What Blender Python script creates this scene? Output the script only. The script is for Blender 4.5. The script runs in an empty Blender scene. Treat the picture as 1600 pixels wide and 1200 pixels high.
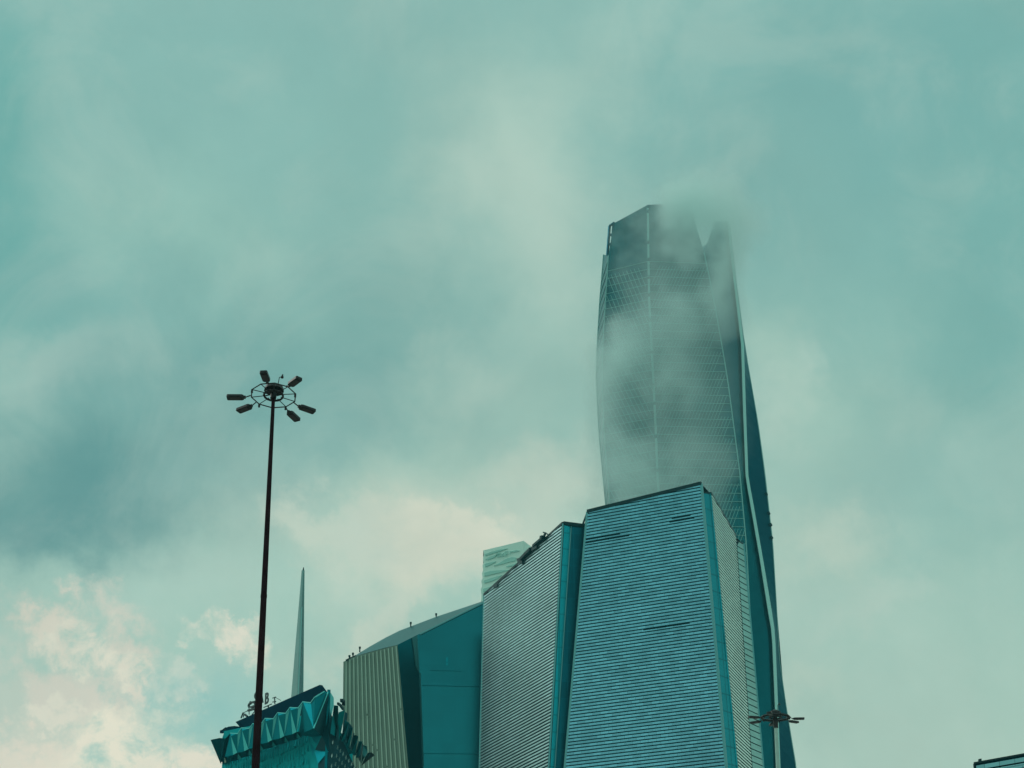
import bpy, bmesh, math, random
from mathutils import Vector, Matrix
R = math.radians
random.seed(7)
scene = bpy.context.scene
COL = scene.collection

# ------------------------------------------------------------------ camera
F, PITCH = 3224.0, R(22.7)
CAM = Vector((0, 0, 1.7))
cd = bpy.data.cameras.new('camera')
cam = bpy.data.objects.new('camera', cd); COL.objects.link(cam)
cam.location = CAM; cam.rotation_euler = (R(90) + PITCH, 0, 0)
cd.sensor_width = 36; cd.lens = F / 1600 * 36
cd.clip_start = 0.5; cd.clip_end = 30000
scene.camera = cam

def ray(px, py):
    x, u = (px - 800) / F, (600 - py) / F
    return Vector((x, math.cos(PITCH) - u * math.sin(PITCH), math.sin(PITCH) + u * math.cos(PITCH)))
def at(px, py, Y):                      # world point seen at that place, Y metres ahead
    d = ray(px, py); return CAM + d * (Y / d.y)
def azel(px, py):
    d = ray(px, py).normalized()
    return math.degrees(math.atan2(d.x, d.y)), math.degrees(math.asin(d.z))

def lin(c):
    return tuple(((v / 255) / 12.92 if v / 255 <= .04045 else ((v / 255 + .055) / 1.055) ** 2.4) for v in c)

# ------------------------------------------------------------------ sun
SUN_AZ, SUN_EL = -62.0, 32.0            # veiled sun, ahead and to the left
ld = bpy.data.lights.new('sun', 'SUN'); ld.energy = .6; ld.angle = R(12); ld.color = (1.0, .96, .88)
sun = bpy.data.objects.new('sun', ld); COL.objects.link(sun)
sd = Vector((math.sin(R(SUN_AZ)) * math.cos(R(SUN_EL)), math.cos(R(SUN_AZ)) * math.cos(R(SUN_EL)), math.sin(R(SUN_EL))))
sun.rotation_euler = sd.to_track_quat('Z', 'Y').to_euler()

# ------------------------------------------------------------------ world: broken overcast over a clear sky
W = bpy.data.worlds.new('World'); scene.world = W; W.use_nodes = True
nt = W.node_tree; nt.nodes.clear()
def N(t, **k):
    n = nt.nodes.new(t)
    for a, b in k.items(): setattr(n, a, b)
    return n
def L(a, b): nt.links.new(a, b)
def M(op, a, b=None, c=None, clamp=False):
    n = N('ShaderNodeMath', operation=op, use_clamp=clamp)
    for i, v in enumerate((a, b, c)):
        if v is None: continue
        if isinstance(v, (int, float)): n.inputs[i].default_value = v
        else: L(v, n.inputs[i])
    return n.outputs[0]
tc = N('ShaderNodeTexCoord').outputs['Generated']
sep = N('ShaderNodeSeparateXYZ'); L(tc, sep.inputs[0])
az = M('DEGREES', M('ARCTAN2', sep.outputs[0], sep.outputs[1]))
el = M('DEGREES', M('ARCSINE', sep.outputs[2]))
def wnoise(scale, detail, rough, off, dist=0.0):
    m = N('ShaderNodeMapping'); L(tc, m.inputs[0]); m.inputs[1].default_value = (off, off * .7, off * 1.3)
    n = N('ShaderNodeTexNoise'); L(m.outputs[0], n.inputs['Vector'])
    n.inputs['Scale'].default_value = scale; n.inputs['Detail'].default_value = detail
    n.inputs['Roughness'].default_value = rough; n.inputs['Distortion'].default_value = dist
    return n.outputs['Fac']
def coords(scale, detail, rough, amp, off):
    a = wnoise(scale, detail, rough, off); b = wnoise(scale, detail, rough, off + 5)
    u = M('MULTIPLY_ADD', M('SUBTRACT', a, .5), amp, az); v = M('MULTIPLY_ADD', M('SUBTRACT', b, .5), amp, el)
    c = N('ShaderNodeCombineXYZ'); L(u, c.inputs[0]); L(v, c.inputs[1]); return c.outputs[0]
soft = coords(8, 8, .58, 10.0, 1.0)
rough_c = coords(16, 8, .64, 7.0, 9.0)
grad = N('ShaderNodeValToRGB'); L(M('MULTIPLY_ADD', el, 1 / 100, .1, clamp=True), grad.inputs[0])
cr = grad.color_ramp; cr.elements[0].position = .095; cr.elements[0].color = (.21, .24, .225, 1)
cr.elements[1].position = .11; cr.elements[1].color = (*lin((196, 214, 194)), 1)
for p, c in ((.21, (183, 210, 193)), (.28, (166, 202, 186)), (.33, (148, 191, 179)), (.42, (139, 185, 176)), (.5, (168, 205, 195)), (.58, (192, 220, 210)), (.75, (205, 228, 218)), (1, (205, 228, 218))):
    e = cr.elements.new(p); e.color = (*lin(c), 1)
colour = grad.outputs[0]
def mixc(fac, a, b, mode='MIX'):
    n = N('ShaderNodeMix', data_type='RGBA', blend_type=mode)
    n.clamp_factor = True
    if isinstance(fac, (int, float)): n.inputs[0].default_value = fac
    else: L(fac, n.inputs[0])
    for i, v in ((6, a), (7, b)):
        if isinstance(v, tuple): n.inputs[i].default_value = (*v, 1)
        else: L(v, n.inputs[i])
    return n.outputs[2]
def blob(px, py, rx, ry, c, k, rot=0, co=None, edge=None):
    global colour
    a, e = azel(px, py)
    m = N('ShaderNodeMapping', vector_type='TEXTURE'); L(co or soft, m.inputs[0])
    m.inputs[1].default_value = (a, e, 0); m.inputs[2].default_value = (0, 0, R(rot))
    m.inputs[3].default_value = (rx * .0195, ry * .0178, 1)
    g = N('ShaderNodeTexGradient', gradient_type='SPHERICAL'); L(m.outputs[0], g.inputs[0])
    mr = N('ShaderNodeMapRange', interpolation_type='SMOOTHSTEP'); L(g.outputs['Fac'], mr.inputs[0])
    mr.inputs[2].default_value = edge or 1.0
    colour = mixc(M('MULTIPLY', mr.outputs[0], k), colour, lin(c))
BLOBS = [
    (1180, 380, 200, 160, (134, 180, 171), .6), (1380, 120, 620, 380, (122, 175, 169), .8), (1600, 420, 330, 620, (116, 171, 164), .75),
    (-20, 310, 330, 280, (92, 170, 162), .8), (200, 400, 260, 150, (120, 172, 166), .6),
    (840, 290, 230, 360, (186, 212, 196), .85), (330, 320, 240, 200, (156, 198, 184), .7),
    (560, 250, 240, 160, (140, 186, 176), .5), (860, 620, 420, 300, (174, 205, 189), .75),
    (110, 525, 170, 110, (180, 206, 193), .85), (300, 640, 420, 220, (118, 166, 160), .7),
    (130, 760, 520, 230, (98, 148, 144), .95), (60, 840, 300, 110, (94, 144, 142), .6), (300, 600, 380, 180, (120, 168, 161), .75), (520, 560, 300, 220, (124, 172, 165), .7),
    (700, 480, 200, 120, (136, 181, 172), .4), (650, 830, 520, 190, (190, 213, 194), .8),
    (1230, 640, 150, 170, (178, 209, 192), .7), (1320, 900, 520, 330, (178, 208, 192), .7),
    (1450, 760, 260, 120, (148, 190, 180), .5), (320, 930, 560, 120, (176, 207, 191), .6, 8)]
for b in BLOBS: blob(*b)
for b in [
    (700, 880, 260, 120, (226, 225, 203), .9), (850, 780, 230, 110, (206, 217, 198), .75), (560, 840, 190, 60, (204, 216, 198), .7, -12), (740, 840, 90, 40, (228, 228, 206), .7, 15), (600, 960, 130, 40, (222, 222, 202), .45, 20), (1230, 600, 70, 120, (190, 214, 198), .6), (1380, 960, 160, 60, (190, 212, 196), .6, 15), (930, 460, 120, 60, (180, 207, 192), .5, 30), (420, 700, 200, 60, (140, 182, 172), .5, 20),
    (480, 820, 110, 70, (212, 220, 199), .6), (720, 560, 110, 110, (184, 208, 192), .5),
    (300, 1100, 260, 130, (150, 199, 190), .85, 10), (1280, 850, 150, 110, (206, 220, 200), .6),
    (1270, 1100, 120, 80, (196, 215, 196), .5), (560, 990, 120, 70, (206, 217, 197), .7)]:
    blob(*b, co=rough_c)
mott = N('ShaderNodeMapRange', interpolation_type='SMOOTHSTEP'); L(wnoise(42, 9, .66, 61, .3), mott.inputs[0])
mott.inputs[1].default_value = .33; mott.inputs[2].default_value = .56; mott.inputs[3].default_value = .08
fine = coords(24, 9, .66, 5.0, 14.0)
def puff(*a, edge=.6):                  # mottled cumulus
    global colour
    base = colour; blob(*a, co=fine, edge=edge); full = colour
    colour = mixc(mott.outputs[0], base, full)
for b in [
    (20, 1110, 200, 140, (204, 211, 194), .7, 0), (140, 1000, 150, 70, (216, 214, 196), 1.0, -16), (150, 1025, 130, 48, (234, 229, 207), 1.0, -22),
    (80, 970, 70, 35, (226, 218, 198), .8), (205, 1060, 60, 30, (230, 222, 202), .8, -50), (100, 1090, 130, 55, (222, 216, 198), .9, -10),
    (165, 1180, 130, 85, (242, 234, 210), 1.0, 25), (20, 1190, 110, 70, (236, 225, 204), .9), (60, 1110, 70, 30, (232, 227, 206), .9),
    (360, 987, 75, 42, (232, 227, 206), 1.0), (300, 1200, 95, 60, (238, 230, 208), 1.0), (275, 1060, 60, 40, (212, 220, 203), .8, -50)]:
    puff(*b)
mod = wnoise(5, 7, .6, 21)
mm = N('ShaderNodeMapRange'); L(mod, mm.inputs[0]); mm.inputs[1].default_value = .25; mm.inputs[2].default_value = .75
mm.inputs[3].default_value = .86; mm.inputs[4].default_value = 1.06
m2 = wnoise(13, 9, .62, 33, .6); m3 = N('ShaderNodeMapRange', interpolation_type='SMOOTHSTEP'); L(m2, m3.inputs[0])
m3.inputs[1].default_value = .42; m3.inputs[2].default_value = .72; m3.inputs[4].default_value = .20
colour = mixc(m3.outputs[0], colour, lin((204, 219, 203)))
m4 = N('ShaderNodeMapRange', interpolation_type='SMOOTHSTEP'); L(wnoise(9, 8, .6, 47, .4), m4.inputs[0])
m4.inputs[1].default_value = .5; m4.inputs[2].default_value = .75; m4.inputs[4].default_value = .26
colour = mixc(m4.outputs[0], colour, lin((120, 168, 160)))
g3 = N('ShaderNodeCombineColor'); [L(mm.outputs[0], g3.inputs[i]) for i in range(3)]
colour = mixc(1.0, colour, g3.outputs[0], 'MULTIPLY')
sky = N('ShaderNodeTexSky', sky_type='NISHITA'); sky.sun_disc = False
sky.sun_elevation = R(SUN_EL); sky.sun_rotation = R(SUN_AZ)
bg1 = N('ShaderNodeBackground'); L(sky.outputs[0], bg1.inputs[0]); bg1.inputs[1].default_value = .08
back = M('MULTIPLY', M('MULTIPLY', sep.outputs[1], -1.6, clamp=True), M('MULTIPLY_ADD', el, -1 / 28, 1.05, clamp=True))
back = M('MULTIPLY', back, M('GREATER_THAN', el, 0))
colour = mixc(back, colour, lin((232, 238, 222)))
bg2 = N('ShaderNodeBackground'); L(colour, bg2.inputs[0]); bg2.inputs[1].default_value = 1.0
mx = N('ShaderNodeMixShader'); mx.inputs[0].default_value = .95
L(bg1.outputs[0], mx.inputs[1]); L(bg2.outputs[0], mx.inputs[2])
wo = N('ShaderNodeOutputWorld'); L(mx.outputs[0], wo.inputs[0])

scene.view_settings.view_transform = 'Standard'; scene.view_settings.look = 'None'
scene.view_settings.exposure = 0; scene.view_settings.gamma = 1
scene.cycles.use_denoising = True
scene.cycles.max_bounces = 10; scene.cycles.volume_bounces = 8
scene.cycles.volume_step_rate = 1.0; scene.cycles.volume_max_steps = 256

# ------------------------------------------------------------------ materials
def mat(name, base, rough=.5, metal=0.0, var=.0, vscale=.3, joints=None, bump=0.0, rvar=0.0, spec=.5, tint=None):
    """procedural principled; var = blotchy tone variation, joints=(w,h,mortar,colour,toneshift) brick pattern in UV metres"""
    m = bpy.data.materials.new(name); m.use_nodes = True
    t = m.node_tree; b = t.nodes['Principled BSDF']
    b.inputs['Roughness'].default_value = rough; b.inputs['Metallic'].default_value = metal
    b.inputs['Specular IOR Level'].default_value = spec
    if tint: b.inputs['Specular Tint'].default_value = (*tint, 1)
    tco = t.nodes.new('ShaderNodeTexCoord')
    no = t.nodes.new('ShaderNodeTexNoise'); t.links.new(tco.outputs['Object'], no.inputs['Vector'])
    no.inputs['Scale'].default_value = vscale; no.inputs['Detail'].default_value = 6; no.inputs['Roughness'].default_value = .6
    hsv = t.nodes.new('ShaderNodeHueSaturation'); hsv.inputs['Color'].default_value = (*base, 1)
    mr = t.nodes.new('ShaderNodeMapRange'); t.links.new(no.outputs['Fac'], mr.inputs[0])
    mr.inputs[1].default_value = .3; mr.inputs[2].default_value = .7
    mr.inputs[3].default_value = 1 - var; mr.inputs[4].default_value = 1 + var
    t.links.new(mr.outputs[0], hsv.inputs['Value'])
    out = hsv.outputs[0]
    if rvar:
        m2 = t.nodes.new('ShaderNodeMapRange'); t.links.new(no.outputs['Fac'], m2.inputs[0])
        m2.inputs[3].default_value = rough - rvar; m2.inputs[4].default_value = rough + rvar
        t.links.new(m2.outputs[0], b.inputs['Roughness'])
    if joints:
        w, h, mo, jc, ts = joints[:5]
        br = t.nodes.new('ShaderNodeTexBrick'); t.links.new(tco.outputs['UV'], br.inputs['Vector'])
        br.offset = joints[5] if len(joints) > 5 else 0.5
        br.inputs['Scale'].default_value = 1; br.inputs['Brick Width'].default_value = w
        br.inputs['Row Height'].default_value = h; br.inputs['Mortar Size'].default_value = mo
        br.inputs['Mortar Smooth'].default_value = 0
        br.inputs['Color1'].default_value = (1 - ts,) * 3 + (1,); br.inputs['Color2'].default_value = (1 + ts,) * 3 + (1,)
        br.inputs['Mortar'].default_value = (jc, jc, jc, 1)
        mu = t.nodes.new('ShaderNodeMix'); mu.data_type = 'RGBA'; mu.blend_type = 'MULTIPLY'; mu.inputs[0].default_value = 1
        t.links.new(out, mu.inputs[6]); t.links.new(br.outputs['Color'], mu.inputs[7]); out = mu.outputs[2]
    t.links.new(out, b.inputs['Base Color'])
    if bump:
        bu = t.nodes.new('ShaderNodeBump'); bu.inputs['Strength'].default_value = bump; bu.inputs['Distance'].default_value = .5
        t.links.new(no.outputs['Fac'], bu.inputs['Height']); t.links.new(bu.outputs[0], b.inputs['Normal'])
    return m
MT = {
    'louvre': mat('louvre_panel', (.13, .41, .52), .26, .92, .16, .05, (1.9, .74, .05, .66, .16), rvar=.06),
    'louvre_side_lit': mat('louvre_panel_side_lit', (.46, .66, .69), .36, .88, .16, .05, (2.4, .74, .05, .8, .10)),  # paler copy of the front louvre: grazing sky reflection put into the base
    'louvre_far_lit': mat('louvre_panel_far_lit', (.66, .86, .80), .36, .88, .12, .06, (2.4, .74, .05, .8, .08)),  # palest louvre copy, the right face's sky glare painted into its colour
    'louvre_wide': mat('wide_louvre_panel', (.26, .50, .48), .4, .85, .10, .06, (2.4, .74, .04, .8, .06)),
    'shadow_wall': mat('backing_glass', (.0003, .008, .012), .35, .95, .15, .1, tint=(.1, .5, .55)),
    'edge_glass': mat('edge_glass', (.003, .25, .31), .22, .95, .08, .08, (2.4, 3.8, .13, .6, .06, 0)),
    'recess_glass': mat('recess_glass', (.001, .07, .10), .3, .95, .12, .1, (1.6, 3.8, .08, 1.3, .12, 0), tint=(.1, .5, .55)),
    'trim': mat('dark_trim', (.003, .022, .026), .5, .7),
    'trim_light': mat('pale_trim', (.10, .34, .36), .4, .6),
    'roof': mat('roof_deck', (.10, .14, .14), .8, 0, .15, .3),
    'olive': mat('olive_cladding', (.125, .205, .16), .5, .35, .08, .06, (6.0, 3.6, .05, .9, .05)),
    'rib': mat('pale_rib', (.30, .46, .37), .45, .4, .1, .2),
    'blue_glass': mat('smooth_blue_glass', (.006, .155, .19), .22, .9, .22, .02, (3.0, 4.0, .05, .86, .05, 0), rvar=.08),
    'blue_dark': mat('deep_blue_glass', (.001, .105, .13), .3, .95, .1, .05, tint=(.1, .5, .55)),
    'roof_metal': mat('sloping_roof_metal', (.025, .15, .155), .45, .6, .12, .05),
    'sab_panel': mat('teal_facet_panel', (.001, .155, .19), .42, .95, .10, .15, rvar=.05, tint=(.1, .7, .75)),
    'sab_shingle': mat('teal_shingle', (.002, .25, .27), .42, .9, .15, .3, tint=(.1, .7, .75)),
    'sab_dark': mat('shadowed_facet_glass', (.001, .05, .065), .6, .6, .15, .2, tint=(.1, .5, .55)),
    'sab_slab': mat('grey_screen', (.003, .035, .052), .6, .95, .15, .2, tint=(.1, .35, .42)),
    'sab_rim': mat('pale_rim_lit_facet', (.08, .52, .52), .4, .85),  # pale rims; on crown facets this colour stands in for light
    'sign': mat('sign_letters', (.003, .02, .024), .5, .5),
    'spire': mat('spire_cladding', (.12, .27, .26), .4, .6, .10, .08, (40, 3.0, .06, .85, .03, 0)),
    'pale': mat('hazed_wall_pale_shingle', (.68, .95, .85), .6, .1, .05, .03),  # far tower's distance haze is put into this base; shingle rows share it
    'pale_dark': mat('hazed_recess', (.34, .66, .58), .5, .3, .1, .05),  # recess tone lifted by the same painted haze
    'tower_glass': mat('tower_glass', (.003, .09, .105), .25, .8, .15, .03, (1.5, 4.0, .12, 1.7, .28, 0)),
    'tower_smooth': mat('tower_smooth_glass', (.001, .085, .11), .25, .95, .15, .02, (6.0, 8.0, .06, 1.25, .05, 0), tint=(.15, .6, .62)),
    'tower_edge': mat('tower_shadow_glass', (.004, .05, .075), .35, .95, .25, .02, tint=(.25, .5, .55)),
    'mullion': mat('tower_mullion', (.18, .42, .40), .4, .6),
    'tower_rib': mat('tower_rib_metal', (.30, .62, .58), .35, .6),
    'mast_dark': mat('weathered_mast_paint', (.022, .011, .014), .55, .8, .35, 1.5, tint=(.12, .08, .09)),
    'mast_pale': mat('galvanised_steel', (.30, .48, .44), .45, .5, .1, 1.5),
    'lamp': mat('floodlight_housing', (.014, .018, .02), .45, .4, .2, 4),
    'lens': mat('floodlight_lens', (.012, .006, .009), .3, 0),
    'corner': mat('corner_block_panel', (.18, .45, .50), .35, .8, .1, .05, (2.2, 1.0, .06, .6, .1)),
    'ground': mat('paving', (.30, .29, .26), .85, 0, .2, .05, (1.2, 1.2, .01, .7, .08)),
}

# ------------------------------------------------------------------ mesh helpers
ORG = {}
def empty(name, loc, label, cat, group=None):
    o = bpy.data.objects.new(name, None); COL.objects.link(o); o.location = loc
    o['label'] = label; o['category'] = cat
    if group: o['group'] = group
    ORG[o.name] = Vector(loc); return o
class MB:
    def __init__(s): s.v = []; s.f = []
    def poly(s, pts):
        i = len(s.v); s.v += [Vector(p) for p in pts]; s.f.append(list(range(i, i + len(pts)))); return s
    def prism(s, pts, off):             # polygon extruded by vector off
        a = [Vector(p) for p in pts]; b = [p + off for p in a]; n = len(a); i = len(s.v); s.v += a + b
        s.f.append(list(range(i, i + n))); s.f.append(list(range(i + 2 * n - 1, i + n - 1, -1)))
        for k in range(n): s.f.append([i + k, i + n + k, i + n + (k + 1) % n, i + (k + 1) % n])
        return s
    def bar(s, a, b, w, h=None, up=Vector((0, 0, 1))):
        a, b = Vector(a), Vector(b); h = h or w; d = (b - a).normalized()
        x = d.cross(up)
        if x.length < 1e-3: x = d.cross(Vector((0, 1, 0)))
        x.normalize(); y = x.cross(d)
        s.prism([a + x * (i * w / 2) + y * (j * h / 2) for i, j in ((-1, -1), (1, -1), (1, 1), (-1, 1))], b - a); return s
    def tube(s, a, b, r0, r1, n=14):
        a, b = Vector(a), Vector(b); d = (b - a).normalized()
        x = d.cross(Vector((0, 0, 1)))
        if x.length < 1e-3: x = Vector((1, 0, 0))
        x.normalize(); y = d.cross(x); i = len(s.v)
        for c, r in ((a, r0), (b, r1)):
            s.v += [c + (x * math.cos(2 * math.pi * k / n) + y * math.sin(2 * math.pi * k / n)) * r for k in range(n)]
        for k in range(n): s.f.append([i + k, i + (k + 1) % n, i + n + (k + 1) % n, i + n + k])
        s.f.append([i + k for k in range(n)][::-1]); s.f.append([i + n + k for k in range(n)]); return s
    def build(s, name, m, parent=None, kind=None, label=None, fix=True, mtx=None):
        org = ORG.get(parent.name, Vector()) if parent else Vector()
        me = bpy.data.meshes.new(name)
        vs = [(mtx @ v if mtx else v) for v in s.v]
        me.from_pydata([v - org for v in vs], [], s.f)
        if fix:
            bm = bmesh.new(); bm.from_mesh(me); bmesh.ops.recalc_face_normals(bm, faces=bm.faces); bm.to_mesh(me); bm.free()
        uv = me.uv_layers.new(name='UVMap')
        for p in me.polygons:
            n = p.normal; t = Vector((-n.y, n.x, 0))
            if t.length < .15:
                for li in p.loop_indices:
                    c = me.vertices[me.loops[li].vertex_index].co; uv.data[li].uv = (c.x, c.y)
            else:
                t.normalize()
                for li in p.loop_indices:
                    c = me.vertices[me.loops[li].vertex_index].co + org; uv.data[li].uv = (c.dot(t), c.z)
        me.materials.append(MT[m] if isinstance(m, str) else m)
        o = bpy.data.objects.new(name, me); COL.objects.link(o)
        if parent: o.parent = parent; ORG[o.name] = org
        if kind: o['kind'] = kind
        if label: o['label'] = label
        return o
class Plane:
    """plane holding the line A-B and the horizontal direction of azimuth az (degrees from straight ahead, + to the right)"""
    def __init__(s, A, B, az):
        s.o = Vector(A); s.d = Vector((math.sin(R(az)), math.cos(R(az)), 0))
        s.n = (Vector(B) - s.o).cross(s.d).normalized()
        if s.n.dot(CAM - s.o) < 0: s.n = -s.n
    def P(s, px, py, off=0.0):
        r = ray(px, py); o = s.o + s.n * off
        return CAM + r * ((o - CAM).dot(s.n) / r.dot(s.n))
    def at(s, u, z):                     # point of the plane by run along d and height
        h = Vector((s.n.x, s.n.y, 0)).normalized()
        k = (s.o - (s.o + s.d * u)).dot(s.n)
        p = s.o + s.d * u; p.z = z
        p += h * ((s.o - p).dot(s.n) / h.dot(s.n)); return p
    def uz(s, p): return ((Vector(p) - s.o).dot(s.d), p[2])
def ground_ext(A, B):                    # line A->B continued to the ground
    t = A.z / (A.z - B.z); return A + (B - A) * t
def vplane(px, py, Y, az):
    A = at(px, py, Y); return Plane(A, A - Vector((0, 0, 10)), az)
def span(poly, z):
    xs = []
    for i in range(len(poly)):
        (a, za), (b, zb) = poly[i], poly[(i + 1) % len(poly)]
        if (za - z) * (zb - z) < 0: xs.append(a + (b - a) * (z - za) / (zb - za))
    return (min(xs), max(xs)) if len(xs) >= 2 else None
def bands(mb, pl, corners, step, h, depth, z0=5.92, vents=(), inset=.25):
    """horizontal louvre blades over the face polygon; vents = (z, u0, u1) stretches where the blade is pinched"""
    poly = [pl.uz(c) for c in corners]; top = max(z for _, z in poly); z = z0
    while z < top:
        a, b = span(poly, z + .01), span(poly, min(z + h, top - .02))
        if a and b and a[1] - a[0] > 1:
            segs = [(0, 1, h)]
            for vz, f0, f1 in vents:
                if abs(vz - z) < step * .5: segs = [(0, f0, h), (f0, f1, h * .6), (f1, 1, h)]
            for f0, f1, hh in segs:
                def pt(sp, f, zz, off):
                    u = sp[0] + inset + (sp[1] - sp[0] - 2 * inset) * f
                    return pl.at(u, zz) + pl.n * off
                q = [pt(a, f0, z, depth), pt(a, f1, z, depth), pt(b, f1, z + hh, depth), pt(b, f0, z + hh, depth)]
                mb.prism(q, pl.n * (-depth + .02))
        z += step
    return mb

# ------------------------------------------------------------------ ground
g = MB().poly([(-9000, -3000, 0), (9000, -3000, 0), (9000, 15000, 0), (-9000, 15000, 0)])
g.build('ground', 'ground', kind='structure', fix=False)

# ------------------------------------------------------------------ louvred tower (two joined prisms)
def louvred_tower():
    A1, = (at(1096, 756, 430),)
    front = Plane(A1, A1 - Vector((0, 0, 50)), -61)
    B1 = front.P(1135, 1200)
    tl, bl = front.P(918, 800), front.P(883, 1200)
    g1, g0 = ground_ext(A1, B1), ground_ext(tl, bl)
    root = empty('office_tower', ((g1 + g0) / 2 + Vector((0, 12, 0))),
                 'teal louvred office tower with sharp slanted roofs, in front of the tallest cloud wrapped skyscraper', 'building')
    # corner strip, right louvred side, far right side
    s_pl = Plane(A1, B1, 42)
    A2, B2 = s_pl.P(1110, 771), s_pl.P(1152, 1200); A1b = s_pl.P(1097.5, 770)
    r_pl = Plane(A2, B2, 19)
    A3, B3 = r_pl.P(1149, 838), r_pl.P(1174, 1200)
    t_pl = Plane(A3, B3, 32)
    A4, B4 = t_pl.P(1161, 850), t_pl.P(1192, 1200); A3b = t_pl.P(1150, 846)
    g2, g3, g4 = ground_ext(A2, B2), ground_ext(A3, B3), ground_ext(A4, B4)
    # left prism
    Aw = at(880, 818, 447); w_pl = Plane(Aw, at(858, 1198, 449), -23)
    Bw = w_pl.P(858, 1198); Al, Bl = w_pl.P(757, 930), w_pl.P(750, 1200)
    gw, gl = ground_ext(Aw, Bw), ground_ext(Al, Bl)
    e_pl = Plane(Aw, Bw, 70)
    Ae, Be = e_pl.P(893, 819.5), e_pl.P(867.5, 1198); ge = ground_ext(Ae, Be)
    d_pl = Plane(Ae, Be, 84)
    Ad, Bd = d_pl.P(919, 823), d_pl.P(890, 1198); gd = ground_ext(Ad, Bd)
    # closing rear corners
    back = [A4 + Vector((-14, 26, 0)), tl + Vector((6, 30, -4)), Al + Vector((20, 12, 0))]
    gb = [Vector((p.x + dx, p.y + 6, 0)) for p, dx in zip(back, (6, -6, -2))]
    core = MB()
    core.poly([tl, A1, g1, g0])
    core.poly([A2, A3, g3, g2]); core.poly([A3b, A4, g4, g3]); core.poly([Aw, Al, gl, gw])
    core.poly([A4, back[0], gb[0], g4]); core.poly([back[0], back[1], gb[1], gb[0]])
    core.poly([back[1], back[2], gb[2], gb[1]]); core.poly([back[2], Al, gl, gb[2]])
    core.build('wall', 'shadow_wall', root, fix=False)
    MB().poly([A1b, A2, g2, g1]).build('corner_glazing', 'edge_glass', root, fix=False)
    MB().poly([Aw, Ae, ge, gw]).build('edge_glazing', 'edge_glass', root, fix=False)
    MB().poly([Ae, Ad, gd, ge]).build('recess_glazing', 'recess_glass', root, fix=False)
    MB().poly([tl, A1, A2, A3, A4, back[0], back[1]]).build('roof', 'roof', root, fix=False)
    MB().poly([Aw, Ae, Ad, back[1], back[2], Al]).build('roof', 'roof', root, fix=False)
    vents = [(A1.z - 9.9, .0, .38), (A1.z - 9.15, .0, .30), (A1.z - 8.0, .72, .93), (A1.z - 7.25, .74, .90),
             (A1.z - 32.0, .50, .84)]
    vents = [(round((v - 5.92) / .74) * .74 + 5.92, a, b) for v, a, b in vents]
    # face u runs from right (0) to left (1)
    vents = [(v, 1 - b, 1 - a) if front.uz(tl)[0] > 0 else (v, a, b) for v, a, b in vents]
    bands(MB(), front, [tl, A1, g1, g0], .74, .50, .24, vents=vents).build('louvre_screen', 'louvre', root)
    bands(MB(), w_pl, [Aw, Al, gl, gw], .74, .37, .26).build('louvre_screen', 'louvre_side_lit', root)
    bands(MB(), r_pl, [A2, A3, g3, g2], .74, .38, .22).build('louvre_screen', 'louvre_far_lit', root)
    bands(MB(), t_pl, [A3b, A4, g4, g3], 1.48, 1.24, .2, inset=.1).build('louvre_screen', 'louvre_wide', root)
    # vertical corner trims and roof edge trims
    for a, b, m, w in ((A1, g1, 'trim_light', .5), (tl, g0, 'trim_light', .5), (A2, g2, 'edge_glass', .35), (Aw, gw, 'trim_light', .4),
                       (Al, gl, 'trim_light', .55), (A4, g4, 'trim_light', .55), (Ae, ge, 'trim_light', .2)):
        MB().bar(a, b, w, w).build('corner_trim', m, root)
    for a, b, w in ((tl, A1, .75), (A2, A3, .5), (A3b, A4, .3), (Al, Aw, .6), (Aw, Ad, .7), (A1b, A2, .3)):
        MB().bar(a + Vector((0, 0, .1)), b + Vector((0, 0, .1)), w, w).build('parapet', 'trim', root)
    # open roof frame rising behind the notch between both prisms
    q = Plane(tl, g0, 40)
    f = MB(); a = at(911, 818, 450); f.bar(a, tl, .35); f.bar(at(914, 819.5, 449), at(919, 812, 445), .35)
    f.build('roof_frame', 'trim', root)
    MB().prism([at(913.5, 819, 451), at(918.5, 807, 447), at(919.5, 822, 447)], Vector((0, .4, 0))).build('roof_screen', 'mullion', root)
    return w_pl, Aw, Al
w_pl, Aw, Al = louvred_tower()

# window cleaning crane on the slanted roof edge
def cleaning_crane():
    P = lambda x, y: w_pl.P(x, y, .8)
    base = P(812, 878)
    r = empty('cleaning_crane', base, 'dark window cleaning crane lying along the slanted roof edge of the louvred tower', 'crane')
    D = w_pl.n * -1.2
    MB().prism([P(807, 873), P(813, 871), P(816, 874), P(815, 881), P(809, 880)], D * 1.4).build('counterweight', 'trim', r)
    MB().bar(P(814, 873.5), P(829, 858), .75).build('jib', 'trim', r)
    MB().prism([P(828, 855.5), P(832, 853), P(838, 852), P(838, 856), P(830, 861)], D).build('turret', 'trim', r)
    MB().bar(P(833, 853), P(847.5, 840.5), .55).build('jib', 'trim', r)
    MB().bar(P(846, 841), P(849, 840), 1.0).bar(P(848, 841), P(852, 834), .4).build('hoist', 'trim', r)
    MB().bar(P(849, 831.8), P(853, 833), .3).bar(P(853, 833), P(857.5, 836), .22).build('hook_arm', 'trim', r)
    return r
cleaning_crane()
bx = empty('roof_unit', w_pl.P(773, 914, .6), 'small dark plant unit low on the slanted roof edge of the louvred tower', 'roof unit')
MB().prism([w_pl.P(771, 915, .6), w_pl.P(772, 912.5, .6), w_pl.P(775, 911.5, .6), w_pl.P(777, 914, .6), w_pl.P(777, 916, .6), w_pl.P(771, 919, .6)], w_pl.n * -1.2).build('casing', 'trim', bx)
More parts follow.
